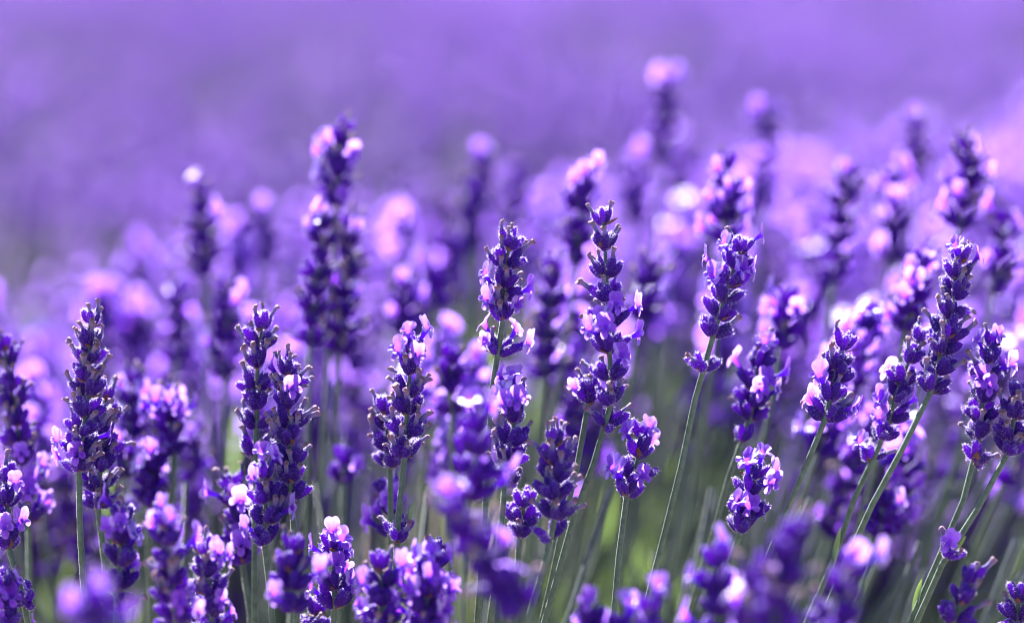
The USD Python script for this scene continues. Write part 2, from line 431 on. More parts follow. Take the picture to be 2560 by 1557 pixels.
def build_stalk(name, origin, shape, detail, label, group=None, hairs=0, leaves=()):
    stem, shapes, flowers, bracts = shape
    path = fresh('/World', name)
    x = UsdGeom.Xform.Define(stage, path)
    x.AddTransformOp().Set(Gf.Matrix4d(1).SetTranslate(Gf.Vec3d(*map(float, origin))))
    tag(path, label, 'lavender', group)
    loc = lambda m: (m[0] - origin, m[1], m[2])
    put(path, 'stem', loc(stem), STEM)
    for l in leaves:
        put(path, 'leaf', loc(l), LEAF)
    if detail:
        for b, wth, _ in shapes:
            bp = put(path, 'bud', loc(b), BUD)
            if wth is not None:
                put(bp, 'withered_floret', loc(wth), WITHER)
        for b in bracts:
            put(path, 'bract', loc(b), BRACT)
    else:
        for w in sorted({s[2] for s in shapes}):
            here = [s for s in shapes if s[2] == w]
            wp = put(path, 'whorl', loc(join([s[0] for s in here])), BUD)
            dry = [s[1] for s in here if s[1] is not None]
            if dry:
                put(wp, 'withered_florets', loc(join(dry)), WITHER)
    for f in flowers:
        put(path, 'flower', loc(f), PETAL)
    if hairs:
        pts = down(np.random.default_rng(len(shapes)), shapes, hairs) - origin
        c = UsdGeom.BasisCurves.Define(stage, path + '/fine_hairs')
        c.CreateTypeAttr('linear')
        c.CreatePointsAttr(Vt.Vec3fArray.FromNumpy(pts.astype(np.float32)))
        c.CreateCurveVertexCountsAttr(Vt.IntArray.FromNumpy(np.full(len(pts) // 3, 3, np.int32)))
        c.CreateWidthsAttr(Vt.FloatArray.FromNumpy(np.tile(np.array([3.4e-5, 3e-5, 1.5e-5], np.float32), len(pts) // 3)))
        c.SetWidthsInterpolation('vertex')
        UsdShade.MaterialBindingAPI.Apply(c.GetPrim()).Bind(HAIR)
        c.GetPrim().SetCustomDataByKey('kind', 'stuff')
    return path


ROOT_X = -0.113


def root_of(base, rng, spread=0.03):
    return np.array([ROOT_X + 0.16 * (base[0] - ROOT_X) + rng.normal(0, spread), base[1] + rng.normal(0, spread), 0.03])


# ------------------------------------------------------------------ ground
def sheet(n, half, y0):
    g = np.linspace(-1, 1, n)
    g = np.sign(g) * np.abs(g) ** 3 * half
    X, Y = np.meshgrid(g, g + y0, indexing='xy')
    Z = 0.012 * np.sin(X * 7.1 + 1.3 * Y) * np.cos(Y * 5.3) * np.exp(-((X ** 2 + Y ** 2) / 400))
    v = np.stack([X, Y, Z], -1).reshape(-1, 3)
    return v, grid_faces(n, n, closed=False), np.zeros(len(v))


put('/World', 'ground', sheet(81, 3000.0, 0.0), SOIL)
tag('/World/ground', kind='structure')

# ------------------------------------------------------------------ the stalks one can tell apart
# tip, foot of the spike, further points down the stem (2560 x 1557 directions), distance behind (+) or before (-) the sharp plane in mm
H = []


def hero(label, tip, base, stem=(), dz=0, **k):
    H.append((label, tip, base, list(stem), dz / 1000.0, k))


hero('leftmost tall sharp lavender spike, dry brown tips, bare straight stem below', (229, 768), (197, 1180), [(212, 1507)], 0, wither=.75, bloom=0, spacing=.0058, hints=[(140, 1146), (183, 1112), (275, 1080), (152, 1083)])
hero('long dry-tipped lavender spike tucked close behind the leftmost sharp one, lower down', (268, 955), (245, 1270), [(262, 1420)], 13, wither=.8, bloom=0)
hero('dark lavender spike with open violet florets, just below the leftmost sharp spike', (309, 1258), (292, 1530), [(290, 1640)], -24, wither=.2, bloom=.03, hints=[(229, 1306), (337, 1323), (280, 1249), (330, 1290), (340, 1400)])
hero('soft lavender spike at the lower left crowned by two big pale pink florets', (412, 1272), (440, 1560), [(450, 1660)], -42, wither=.3, bloom=.06, hints=[(372, 1301), (423, 1280), (400, 1265), (480, 1484), (452, 1518)])
hero('narrow lavender spike at the lower left with bright florets down its right side', (507, 1335), (534, 1590), [(545, 1680)], -22, wither=.3, bloom=0, hints=[(543, 1426), (532, 1346), (560, 1495), (550, 1370), (556, 1530)])
hero('long soft lavender spike at the left edge, pink florets along its lower right', (4, 830), (72, 1308), [(76, 1557)], 46, wither=.5, bloom=0, hints=[(86, 1175), (103, 1226), (103, 1272), (75, 1150), (90, 1200), (95, 1250)])
hero('short lavender spike at the left edge with violet florets and a small second whorl below', (8, 1160), (22, 1372), [(50, 1455), (71, 1557)], 0, wither=.3, bloom=.03, hints=[(63, 1220), (63, 1272), (28, 1340)], extra=[(60, 1483)])
hero('deep violet lavender spike cut off by the lower left corner of the photo', (8, 1425), (26, 1620), [(30, 1700)], -14, wither=.1, bloom=.12, hints=[(34, 1500), (14, 1450)])
hero('blurred lavender spike with pink upper florets, behind and right of the leftmost sharp spike', (422, 970), (432, 1140), [(425, 1300)], 62, bloom=.1, wither=.3, hints=[(360, 997), (423, 986), (452, 1032)])
hero('blurred pinkish lavender spike standing between the leftmost sharp spike and the next sharp pair', (384, 1085), (368, 1268), [(372, 1400)], 58, bloom=.12, wither=.3, hints=[(400, 1095), (332, 1117), (345, 1160), (410, 1130)])
hero('out-of-focus lavender tip of three pale round florets rising from the bottom edge at left', (240, 1462), (232, 1680), [(228, 1800)], -160, bloom=0, wither=0, width=1.15, hints=[(246, 1475), (165, 1515), (310, 1540)])
hero('tiny sharp lavender tip with one open lilac floret at the bottom edge, left', (500, 1488), (500, 1650), [(500, 1740)], 0, bloom=0, wither=.5, hints=[(528, 1522)])
hero('slim lavender spike with dry side tips, left of a sharp violet-flowered twin', (657, 778), (641, 1073), [(637, 1180)], 14, wither=.65, bloom=0, extra=[(628, 1135)])
hero('sharp lavender spike, withered tips down its right side, violet florets at its upper left', (716, 890), (728, 1248), [(740, 1340)], 0, wither=.8, bloom=0, spacing=.0058, hints=[(687, 908), (699, 988), (727, 965)])
hero('sharp lavender spike crowned by four pale florets, small leafy whorl far below on its stem', (1034, 836), (1011, 1145), [(992, 1340), (985, 1557)], 0, wither=.65, bloom=0, hints=[(1030, 828), (996, 851), (1088, 865), (1053, 896)], extra=[(990, 1352)], leaves=[((1022, 1312), (1048, 1253))])
hero('thin dark lavender spike half hidden behind the one crowned by four pale florets', (962, 985), (975, 1170), [(977, 1300)], 20, wither=.25, bloom=0)
hero('tall sharp centre lavender spike with loose whorls and pale lilac florets on both sides', (1278, 575), (1257, 800), [(1236, 930), (1226, 1030), (1212, 1300)], 0, wither=.6, bloom=0, spacing=.0064, extra=[(1245, 890)], hints=[(1199, 729), (1204, 687), (1215, 788), (1177, 825), (1311, 729), (1327, 740), (1284, 809), (1314, 852)])
hero('lavender spike directly under the tall centre spike, pale florets spread around its top', (1292, 955), (1266, 1158), [(1250, 1350)], -7, wither=.55, bloom=0, hints=[(1172, 959), (1215, 964), (1231, 986), (1290, 916), (1265, 910), (1316, 1007), (1364, 980)], extra=[(1256, 1208)])
hero('very long lavender spike right of centre, pale star-like tip, cluster of violet florets halfway down', (1507, 512), (1526, 1012), [(1509, 1100), (1460, 1208), (1397, 1427)], 0, wither=.5, bloom=0, spacing=.0082, hints=[(1551, 772), (1503, 793), (1479, 804), (1535, 820), (1524, 863), (1599, 804), (1604, 847)], extra=[(1508, 1068)])
hero('stubby lavender whorl left of the foot of the very long spike, one violet floret', (1468, 938), (1470, 1012), [(1460, 1093), (1425, 1230), (1390, 1400)], 7, wither=.3, bloom=0, hints=[(1434, 965)])
hero('short sharp lavender spike thick with violet open florets, on a bare dark upright stem', (1614, 1045), (1566, 1243), [(1548, 1380), (1534, 1539)], 0, wither=.03, bloom=0, hints=[(1562, 1082), (1620, 1060), (1620, 1108), (1562, 1151), (1530, 1162), (1610, 1194)])
hero('dark lavender spike with pinkish withered tips on both sides, lone whorl under it', (1387, 1067), (1386, 1297), [(1372, 1370), (1345, 1470)], -20, wither=.8, bloom=0, extra=[(1374, 1352)])
hero('blurred violet lavender spike covered in florets, in front of the lower centre spike', (1195, 1030), (1165, 1250), [(1160, 1420)], -72, wither=0, bloom=.34, width=1.25)
hero('large blurred dark violet lavender spike in front, tilting to the left, bottom centre', (1115, 1240), (1310, 1525), [(1400, 1655)], -112, wither=.25, bloom=.07, width=1.25)
hero('small dark lavender spike between the lower centre spike and the pinkish-tipped dark one', (1312, 1222), (1298, 1345), [(1290, 1480)], 12, wither=.2, bloom=0)
hero('blurred pale-topped lavender spike, behind and left of the very long spike', (1470, 405), (1440, 660), [(1420, 820)], 112, wither=.4, bloom=.03, hints=[(1424, 442), (1470, 426), (1533, 468), (1440, 430), (1480, 420)])
hero('blurred dark lavender spike between the tall centre spike and the very long spike', (1385, 635), (1360, 948), [(1345, 1100)], 105, wither=.5, bloom=.02)
hero('blurred dark lavender spike close behind the right of the very long spike', (1630, 640), (1600, 800), [(1570, 1000)], 112, wither=.4, bloom=.04)
hero('blurred purple lavender spike above the one crowned by four pale florets', (1013, 690), (1010, 840), [(1000, 1000)], 150, wither=.2, bloom=.08)
hero('blurred near-black lavender spike just left of the tall centre spike', (1082, 655), (1083, 770), [(1080, 950)], 165, wither=.1, bloom=.05)
hero('blurred dark lavender spike hanging low between the four-floret spike and the tall centre spike', (1128, 865), (1130, 1032), [(1128, 1220)], 75, wither=.1, bloom=.02)
hero('sharp leaning lavender spike, white-pink florets on its left, separate whorl below it', (1862, 585), (1782, 842), [(1751, 936), (1716, 1107), (1627, 1465)], 0, wither=.12, bloom=0, hints=[(1893, 572), (1792, 618), (1767, 653), (1797, 653), (1762, 678), (1873, 678), (1883, 643)], extra=[(1754, 930)])
hero('blurred lavender spike covered in white florets, directly above the sharp leaning one', (1817, 380), (1813, 610), [(1800, 760)], 95, wither=.1, bloom=.03, hints=[(1812, 395), (1792, 451), (1800, 485), (1787, 496), (1777, 537), (1883, 476), (1888, 512), (1780, 470), (1870, 550)])
hero('blurred lavender spike with pale crown at the right, left of a string of white blobs', (2130, 402), (2085, 705), [(2060, 860)], 140, wither=.3, bloom=.07, hints=[(2110, 420), (2150, 425)])
hero('blurred lavender spike crowded with white florets, between two taller ones at upper right', (2240, 430), (2225, 650), [(2200, 800)], 175, wither=.1, bloom=.25)
hero('tall blurred lavender spike near the right edge with pale petals sticking out both sides', (2425, 338), (2398, 572), [(2370, 720)], 108, wither=.5, bloom=.02, hints=[(2342, 446), (2327, 506), (2468, 451), (2388, 471), (2335, 480)])
hero('very blurred dark lavender tip at the upper right, alone against the far field', (2290, 295), (2282, 450), [(2270, 620)], 235, wither=.4, bloom=.02)
hero('highest blurred lavender spike, thin and dark with two white round florets on top', (1668, 168), (1650, 405), [(1640, 600)], 265, wither=.2, bloom=0, width=1.0, hints=[(1638, 195), (1698, 207), (1645, 190), (1690, 200)])
hero('blurred lavender spike with four white discs of florets around its dark top, upper right', (1917, 240), (1900, 520), [(1885, 700)], 265, wither=.1, bloom=.02, hints=[(1873, 270), (1962, 282), (1880, 280), (1955, 275), (1900, 385), (1925, 385), (2005, 375)])
hero('soft lavender spike with a white left side, right of the sharp leaning one', (1975, 712), (1950, 872), [(1930, 1000)], 82, wither=.1, bloom=.05, hints=[(1923, 769), (1913, 815), (1900, 755), (2009, 764), (1930, 740), (1910, 840)])
hero('slightly soft lavender spike with broad violet florets, right of the sharp leaning stem', (1915, 838), (1873, 1050), [(1832, 1160), (1770, 1380)], 27, wither=.15, bloom=.02, hints=[(1913, 855), (1842, 900), (1908, 941), (1883, 981), (1959, 941), (1953, 966)], extra=[(1856, 1098)])
hero('sharp lavender spike ending in one closed violet knob, pale florets round its foot, green stem', (2115, 828), (2062, 1050), [(1976, 1254)], 0, wither=.15, bloom=0, hints=[(2019, 986), (2044, 946), (2034, 1032), (2125, 1007), (2150, 996)], leaves=[((1985, 1330), (2012, 1262))])
hero('big sharp right-leaning lavender spike near the right edge, pink florets on its tip', (2410, 612), (2325, 982), [(2220, 1185), (2127, 1376)], 0, wither=.5, bloom=0, hints=[(2403, 620), (2464, 645)], spacing=.006)
hero('sharp lavender spike behind the stem of the big right-leaning one, whorl and yellow leaf below', (2310, 808), (2205, 1100), [(2173, 1150), (2082, 1406)], 15, wither=.35, bloom=0, hints=[(2191, 946), (2231, 921), (2160, 1011), (2201, 1052), (2282, 1011), (2147, 1088)], extra=[(2172, 1152)], leaves=[((2082, 1420), (2114, 1318))])
hero('sharp lavender spike by the right edge, bright lilac florets on its upper half', (2484, 820), (2446, 1100), [(2425, 1204), (2344, 1401), (2274, 1557)], 4, wither=.3, bloom=0, hints=[(2453, 825), (2494, 835), (2504, 895), (2474, 946), (2428, 931), (2534, 895)], extra=[(2440, 1158)], leaves=[((2284, 1535), (2316, 1446))])
hero('lavender spike cut by the right edge, small flowering node low on its stem', (2556, 955), (2518, 1135), [(2370, 1381), (2290, 1557)], -2, wither=.4, bloom=0, hints=[(2334, 1335)], extra=[(2368, 1385)], leaves=[((2368, 1392), (2422, 1343))])
hero('blurred lavender spike white with florets, left of the tip of the big right-leaning one', (2310, 625), (2262, 835), [(2230, 1000)], 70, wither=.2, bloom=.03, hints=[(2270, 660), (2258, 690), (2250, 750), (2240, 770), (2290, 640), (2330, 660), (2235, 790)])
hero('blurred lavender spike at the right edge above the bright lilac cluster', (2515, 515), (2480, 740), [(2450, 900)], 122, wither=.2, bloom=.10, hints=[(2470, 520), (2540, 560)])
hero('short sharp lavender spike topped by one pale heart-shaped floret, violet florets lower left', (1896, 1150), (1850, 1332), [(1826, 1392), (1800, 1480)], 0, wither=.03, bloom=0, hints=[(1905, 1135), (1854, 1182), (1832, 1256), (1865, 1256), (1888, 1204), (1940, 1212), (1914, 1279)])
hero('big blurred violet lavender spike in front at the lower right', (1985, 1288), (1935, 1580), [(1920, 1700)], -130, wither=.2, bloom=.05, width=1.3)
hero('blurred lavender spike in front, rightmost of the lower right cluster', (2135, 1392), (2075, 1620), [(2050, 1740)], -112, wither=.1, bloom=.05, width=1.25)
hero('blurred dark lavender spike in front, left end of the lower right cluster', (1790, 1362), (1800, 1600), [(1800, 1720)], -80, wither=.1, bloom=.10, width=1.2)
hero('blurred violet lavender spike in front, low in the middle of the lower right cluster', (1885, 1420), (1872, 1660), [(1860, 1780)], -118, wither=.1, bloom=.06, width=1.3)
hero('blurred lavender top at the bottom edge, left one under the bare dark upright stem', (1480, 1508), (1470, 1740), [(1465, 1850)], -72, wither=.1, bloom=.14, width=1.2)
hero('blurred lavender top at the bottom edge, right one under the bare dark upright stem', (1628, 1482), (1616, 1740), [(1610, 1850)], -84, wither=.05, bloom=.16, width=1.2)
hero('small blurred lavender top at the bottom edge between two larger blurred tops', (1555, 1532), (1550, 1760), [(1548, 1850)], -78, wither=.05, bloom=.14, width=1.2)
hero('soft violet lavender spike at the lower right, beside the two joined stems', (2440, 1412), (2385, 1560), [(2350, 1660)], -26, wither=.1, bloom=.12)
hero('dim purple lavender spike low behind the stem of the big right-leaning one', (2215, 1225), (2190, 1345), [(2160, 1450)], 60, wither=.1, bloom=.06)
hero('lavender spike cut by the lower right corner of the photo', (2552, 1455), (2520, 1640), [(2480, 1740)], 0, wither=.1, bloom=.05)
hero('short sharp lavender spike, two pink florets on top, left of bottom centre', (663, 1150), (661, 1360), [(676, 1480), (684, 1600)], -8, wither=.12, bloom=0, hints=[(650, 1140), (684, 1148), (632, 1193), (617, 1305), (728, 1282)])
hero('slightly soft violet lavender spike with red-tipped crown, left behind the short pink-topped one', (578, 1180), (606, 1408), [(625, 1520)], 30, wither=.35, bloom=.03, hints=[(583, 1256), (606, 1208), (602, 1308), (624, 1372), (650, 1380)])
hero('blurred dark lavender spike in front of the bottom, right of the short pink-topped one', (738, 1335), (728, 1530), [(725, 1640)], -46, wither=.15, bloom=.03, hints=[(717, 1498), (661, 1453), (788, 1427)])
hero('sharp short lavender spike near the bottom smothered in lilac open florets', (834, 1325), (836, 1520), [(830, 1620)], 0, wither=.03, bloom=.02, hints=[(829, 1318), (873, 1346), (855, 1361), (803, 1375), (855, 1416), (881, 1401), (855, 1468), (795, 1472)])
hero('soft lavender spike at the bottom with white floret discs down its left side', (952, 1375), (945, 1600), [(942, 1700)], -36, wither=.3, bloom=.03, hints=[(974, 1413), (881, 1498), (907, 1520), (896, 1442), (920, 1500)])
hero('sharp lavender top with violet florets, half hidden by a soft spike, bottom centre', (1078, 1338), (1098, 1510), [(1105, 1620)], 0, wither=.1, bloom=.02, hints=[(1033, 1405), (1036, 1428), (1160, 1420), (1156, 1483)])
hero('soft violet lavender spike low in front, at the bottom left of centre', (1070, 1395), (1062, 1620), [(1060, 1720)], -34, wither=.1, bloom=.42)
hero('small blurred lavender top with one pink floret, alone over the green stems left of centre', (862, 1118), (858, 1205), [(855, 1350)], 80, wither=0, bloom=.06, hints=[(880, 1145)])
hero('soft lavender spike with pink florets, behind the leafy whorl of the four-floret stalk', (965, 1190), (985, 1345), [(990, 1460)], 32, wither=.1, bloom=.06, hints=[(963, 1230), (955, 1290), (1020, 1250)])
hero('dark reddish lavender spike at the bottom under the floret-smothered one', (790, 1490), (785, 1640), [(780, 1720)], 14, wither=.3, bloom=0)
hero('tallest blurred lavender spike left of centre, white florets down its left side', (865, 290), (840, 524), [(835, 640)], 100, wither=.5, bloom=0, hints=[(796, 364), (790, 345), (779, 427), (800, 415), (913, 399), (887, 479), (818, 350)])
hero('broad blurred lavender spike under the tallest one, left of a close pair', (812, 535), (775, 862), [(770, 1000)], 95, wither=.6, bloom=.02, hints=[(762, 559), (790, 545)])
hero('broad blurred lavender spike under the tallest one, right of a close pair', (878, 530), (848, 885), [(842, 1020)], 100, wither=.6, bloom=.02, hints=[(870, 547), (916, 707)])
hero('blurred dark lavender spike with a pale feathery top, at the left', (497, 458), (512, 690), [(520, 820)], 165, wither=.6, bloom=.02)
hero('blurred dark purple lavender spike left of centre, below the feathery-topped one', (560, 690), (560, 950), [(562, 1100)], 130, wither=.2, bloom=.05, hints=[(605, 730), (600, 760)])
hero('very blurred lavender spike topped by one white disc, left of the tallest blurred one', (655, 492), (655, 660), [(650, 800)], 265, wither=.1, bloom=0, hints=[(655, 505), (665, 520)])
hero('very blurred lavender head glowing white-pink, between the feathery-topped spike and the single white disc', (590, 560), (585, 740), [(582, 900)], 330, wither=0, bloom=.35)
hero('very blurred pale lavender head at the left, dim and lilac', (345, 612), (345, 790), [(340, 950)], 380, wither=.1, bloom=.25)
hero('very blurred glowing pink-white lavender head at the left, brightest there', (258, 695), (268, 890), [(270, 1050)], 265, wither=0, bloom=.45)
hero('very blurred pale lavender head right beside the brightest glowing one at the left', (335, 745), (335, 930), [(335, 1080)], 265, wither=.1, bloom=.35)
hero('very blurred lavender spike topped by a lone white disc, above the tall centre spike', (1203, 365), (1200, 530), [(1195, 700)], 265, wither=.1, bloom=0, hints=[(1200, 372), (1212, 380)])
hero('very blurred thin dark lavender tip above the tall centre spike', (1297, 405), (1290, 570), [(1285, 720)], 260, wither=.3, bloom=.02)
hero('very blurred dark greyish lavender spike under the lone white disc, above the tall centre spike', (1180, 445), (1172, 630), [(1170, 760)], 225, wither=.5, bloom=.03)
hero('very blurred lavender head with a bright white crown, above the four-floret spike', (1000, 545), (1000, 730), [(998, 880)], 280, wither=.1, bloom=.18)
hero('very blurred lavender head with a white disc, just left of the tall centre spike tip', (1122, 568), (1130, 760), [(1130, 900)], 260, wither=.1, bloom=.12)
hero('blurred dark lavender spike low at the left, between two sharp ones', (447, 700), (440, 905), [(440, 1060)], 180, wither=.3, bloom=.04)
hero('very blurred lavender head with a white disc left of the highest thin spike', (1590, 385), (1588, 560), [(1580, 720)], 265, wither=.1, bloom=.05, hints=[(1588, 398), (1598, 412)])
hero('very blurred white-pink lavender head right of the very long spike', (1690, 575), (1680, 760), [(1665, 900)], 300, wither=0, bloom=.3)
hero('very blurred pale lavender head left of the pale-crowned one at the right', (2045, 535), (2030, 720), [(2010, 880)], 280, wither=.1, bloom=.25)


def leaf_between(rng, a, b):
    L = np.linalg.norm(b - a)
    return place(make_leaf(rng, L, 0.0035, 0.12), frame(b - a, np.array([-1.0, -0.4, 0.2])), a)


for i, (label, tip, base, stem, dz, k) in enumerate(H):
    rng = np.random.default_rng(1000 + i)
    d = FOCUS + dz
    k = dict(k)
    leaves = k.pop('leaves', ())
    b, t = at(*base, d), at(*tip, d + rng.normal(0, 0.004))
    stem_pts = [at(*q, d + rng.normal(0, 0.003)) for q in stem]
    low = stem_pts[-1] if stem_pts else b
    r = root_of(low + (low - b) * 0.6, rng)
    pts = [r] + stem_pts[::-1]
    k['extra'] = [at(*q, d) for q in k.get('extra', ())]
    shape = stalk_shape(2000 + i, pts, b, t, **k)
    lv = [leaf_between(rng, at(*p, d), at(*q, d - 0.004)) for p, q in leaves]
    sharp = abs(dz) < 0.05
    build_stalk('lavender_stalk', r, shape, sharp, label, hairs=(200 if abs(dz) < 0.026 else 40) if sharp else 0, leaves=lv)

# ------------------------------------------------------------------ the crowd behind: single stalks, copies of a few
STRAIGHT = 0.52
fill_rng = np.random.default_rng(31)
PROTO_N = 9
LANDMARKS = [((229, 950), 'the leftmost tall sharp spike'), ((497, 560), 'the feathery topped spike'), ((865, 400), 'the tallest blurred spike'),
             ((716, 1060), 'the sharp dry spike'), ((1024, 980), 'the spike with four florets'), ((1260, 740), 'the tall sharp centre spike'),
             ((1515, 760), 'the very long spike'), ((1590, 1140), 'the short violet flowered spike'), ((1825, 710), 'the sharp leaning spike'), ((1660, 290), 'the highest blurred spike'),
             ((1915, 340), 'the four disc spike'), ((2090, 940), 'the violet knobbed spike'), ((2370, 790), 'the big leaning spike'),
             ((2412, 450), 'the tall right spike'), ((258, 790), 'the glowing left head'), ((2130, 550), 'the pale crowned spike')]
FILL_LOOK = ['mostly dry', 'with a few florets', 'with many florets', 'dark and budded', 'thick with florets', 'with scattered florets', 'bare of florets', 'pale and flowering', 'violet and flowering']
said = {}


def where_words(p):
    """How a head lies to the nearest spike one can point at."""
    k = min(range(len(LANDMARKS)), key=lambda q: math.hypot(p[0] - LANDMARKS[q][0][0], (p[1] - LANDMARKS[q][0][1]) * 0.8))
    dx, dy = p[0] - LANDMARKS[k][0][0], p[1] - LANDMARKS[k][0][1]
    if abs(dx) < 45:
        side = 'directly above' if dy < -90 else 'directly below' if dy > 120 else 'directly behind'
    else:
        hand = 'left of' if dx < 0 else 'right of'
        side = ('above and ' if dy < -90 else 'below and ' if dy > 120 else 'just ' if abs(dx) < 130 else 'well ') + hand
    return side + ' ' + LANDMARKS[k][1]


def far_edge(x):
    """Where the near row ends: it runs slanting away to the right."""
    return 1.64 + 1.35 * x


spots = []
tries = 0
while len(spots) < 212 and tries < 20000:
    tries += 1
    y = fill_rng.uniform(0.95, 2.2)
    x = fill_rng.uniform(-0.24, 0.24) * y
    if y > far_edge(x):
        continue
    z = CAM_H - fill_rng.normal(0.135, 0.018) - 0.028 * float(np.clip(-x / y / 0.16, 0, 1))
    if y < 1.12 and z > CAM_H - 0.10:
        continue
    tip = np.array([x, y, z])
    if any(np.linalg.norm(tip - s) < 0.022 for s in spots):
        continue
    spots.append(tip)
spots = spots[:PROTO_N] + sorted(spots[PROTO_N:], key=lambda q: q[1])
protos = []
for i, tip in enumerate(spots):
    spin = fill_rng.uniform(0, 360)
    root = np.array([ROOT_X + 0.30 * (tip[0] - ROOT_X) + fill_rng.normal(0, .03), tip[1] + fill_rng.normal(0, .05), 0.02])
    d = tip - root
    L = np.linalg.norm(d)
    group = 'blurred lavender spikes crowding behind the sharp ones'
    which = i if i < PROTO_N else int(fill_rng.integers(PROTO_N))
    label = f'blurred lavender {FILL_LOOK[which]}, {where_words(proj(tip))}'
    said[label] = said.get(label, 0) + 1
    if said[label] > 1:
        label = label.replace('blurred', ['blurred', 'softer', 'blurrier', 'dimmest', 'palest'][min(said[label] - 1, 4)])
    M = np.eye(4)
    M[:3, :3] = frame(d) @ np.array([[math.cos(spin), -math.sin(spin), 0], [math.sin(spin), math.cos(spin), 0], [0, 0, 1]]) * (L / STRAIGHT)
    M[:3, 3] = root
    if i < PROTO_N:
        r2 = np.random.default_rng(500 + i)
        sl = r2.uniform(0.030, 0.052)
        bl = [.06, .18, .36, .10, .5, .22, .04, .32, .42][i]
        shape = stalk_shape(600 + i, [np.zeros(3), np.array([r2.normal(0, .008), r2.normal(0, .008), .25])], np.array([0, 0, STRAIGHT - sl]), np.array([r2.normal(0, .003), r2.normal(0, .003), STRAIGHT]), bloom=bl, wither=[.7, .3, .1, .5, .0, .3, .6, .2, .1][i], extra=[np.array([0, 0, STRAIGHT - sl - .012])] if i % 3 == 0 else ())
        p = build_stalk('lavender_stalk', np.zeros(3), shape, False, label, group)
        protos.append(p)
    else:
        p = fresh('/World', 'lavender_stalk')
        x = UsdGeom.Xform.Define(stage, p)
        x.GetPrim().GetReferences().AddInternalReference(protos[which])
        x.GetPrim().SetInstanceable(True)
        tag(p, label, 'lavender', group)
    op = UsdGeom.Xformable(stage.GetPrimAtPath(p))
    op.ClearXformOpOrder()
    a = stage.GetPrimAtPath(p).GetAttribute('xformOp:transform')
    (UsdGeom.XformOp(a) if a and a.GetPrim() else op.AddTransformOp())
    op.MakeMatrixXform().Set(Gf.Matrix4d(*M.T.ravel().tolist()))

# ------------------------------------------------------------------ leaves and bare stems low in the near row
lr = np.random.default_rng(77)
blades = []
for i in range(4600):
    y = lr.uniform(0.80, 2.3)
    x = lr.uniform(-0.27, 0.27) * max(y, 1.0)
    if y > far_edge(x) + 0.1:
        continue
    z = lr.uniform(0.05, 0.36) if lr.random() < 0.78 else lr.uniform(0.32, 0.46)
    if y < 1.08:
        z = min(z, lr.uniform(0.15, 0.36))
    L = lr.uniform(0.025, 0.055)
    d = np.array([(x - ROOT_X) * 0.9 + lr.normal(0, .16), lr.normal(0, .22), 1.0])
    blades.append(place(make_leaf(lr, L, lr.uniform(.0014, .0026), lr.normal(0, .25)), frame(d, np.array([lr.normal(), lr.normal(), 0.1])), np.array([x, y, z])))
put('/World', 'lavender_leaves', join(blades), LEAF)
tag('/World/lavender_leaves', 'narrow green lavender leaves crowded low among the stems of the near row', 'leaves', kind='stuff')
sticks = []
for i in range(900):
    y = lr.uniform(0.92, 2.3)
    x = lr.uniform(-0.27, 0.27) * max(y, 1.0)
    if y > far_edge(x) + 0.05:
        continue
    root = np.array([ROOT_X + 0.3 * (x - ROOT_X) + lr.normal(0, .05), y + lr.normal(0, .04), 0.02])
    top = np.array([x, y, CAM_H - 0.175 - abs(lr.normal(0, .04))])
    mid = (root + top) / 2 + lr.normal(0, .006, 3)
    q = PchipInterpolator([0, .5, 1], np.array([root, mid, top]))(np.linspace(0, 1, 8))
    sticks.append(tube_along(q, np.full(8, .0009), 5))
put('/World', 'lavender_stems', join(sticks), STEM)
tag('/World/lavender_stems', 'crowd of thin green lavender stems filling the near row under the flower heads', 'stems', kind='stuff')

fr = np.random.default_rng(5)
# ------------------------------------------------------------------ the field beyond: rows of bushes, far too many to count
OCT_V = np.array([[0, 0, 0], [1, 0, .45], [-.5, .87, .45], [-.5, -.87, .45], [0, 0, 1.0]])
OCT_F = np.array([[0, 2, 1], [0, 3, 2], [0, 1, 3], [1, 2, 4], [2, 3, 4], [3, 1, 4]])


def far_head(rng, bloom, stem_len):
    buds, petals = [], []
    length = rng.uniform(.032, .052)
    n = int(length / .0066)
    for w in range(n):
        for k in range(7):
            phi, inc = rng.uniform(0, 6.28), math.radians(rng.uniform(20, 60) if w < n - 1 else rng.uniform(5, 25))
            d = np.array([math.sin(inc) * math.cos(phi), math.sin(inc) * math.sin(phi), math.cos(inc)])
            o = np.array([0, 0, stem_len + w * .0066])
            v = OCT_V * [.0019, .0019, .0066]
            buds.append(place((v, OCT_F, OCT_V[:, 2]), frame(d), o + d * .0012))
            if rng.random() < bloom:
                th = np.arange(10) * math.pi / 5
                rr = np.where(np.arange(10) % 2 == 0, .0039, .0021)
                fv = np.vstack([[[0, 0, 0]], np.stack([rr * np.cos(th), rr * np.sin(th), np.full(10, .0012)], -1)])
                ff = np.array([[0, q + 1, (q + 1) % 10 + 1] for q in range(10)])
                petals.append(place((fv, ff, np.append(.2, np.full(10, .9))), frame(d + rng.normal(0, .3, 3)), o + d * .0098))
    q = np.array([[0, 0, 0], [rng.normal(0, .004), rng.normal(0, .004), stem_len * .5], [0, 0, stem_len + length * .8]])
    return tube_along(q, np.full(3, .0008), 4), join(buds), join(petals) if petals else None


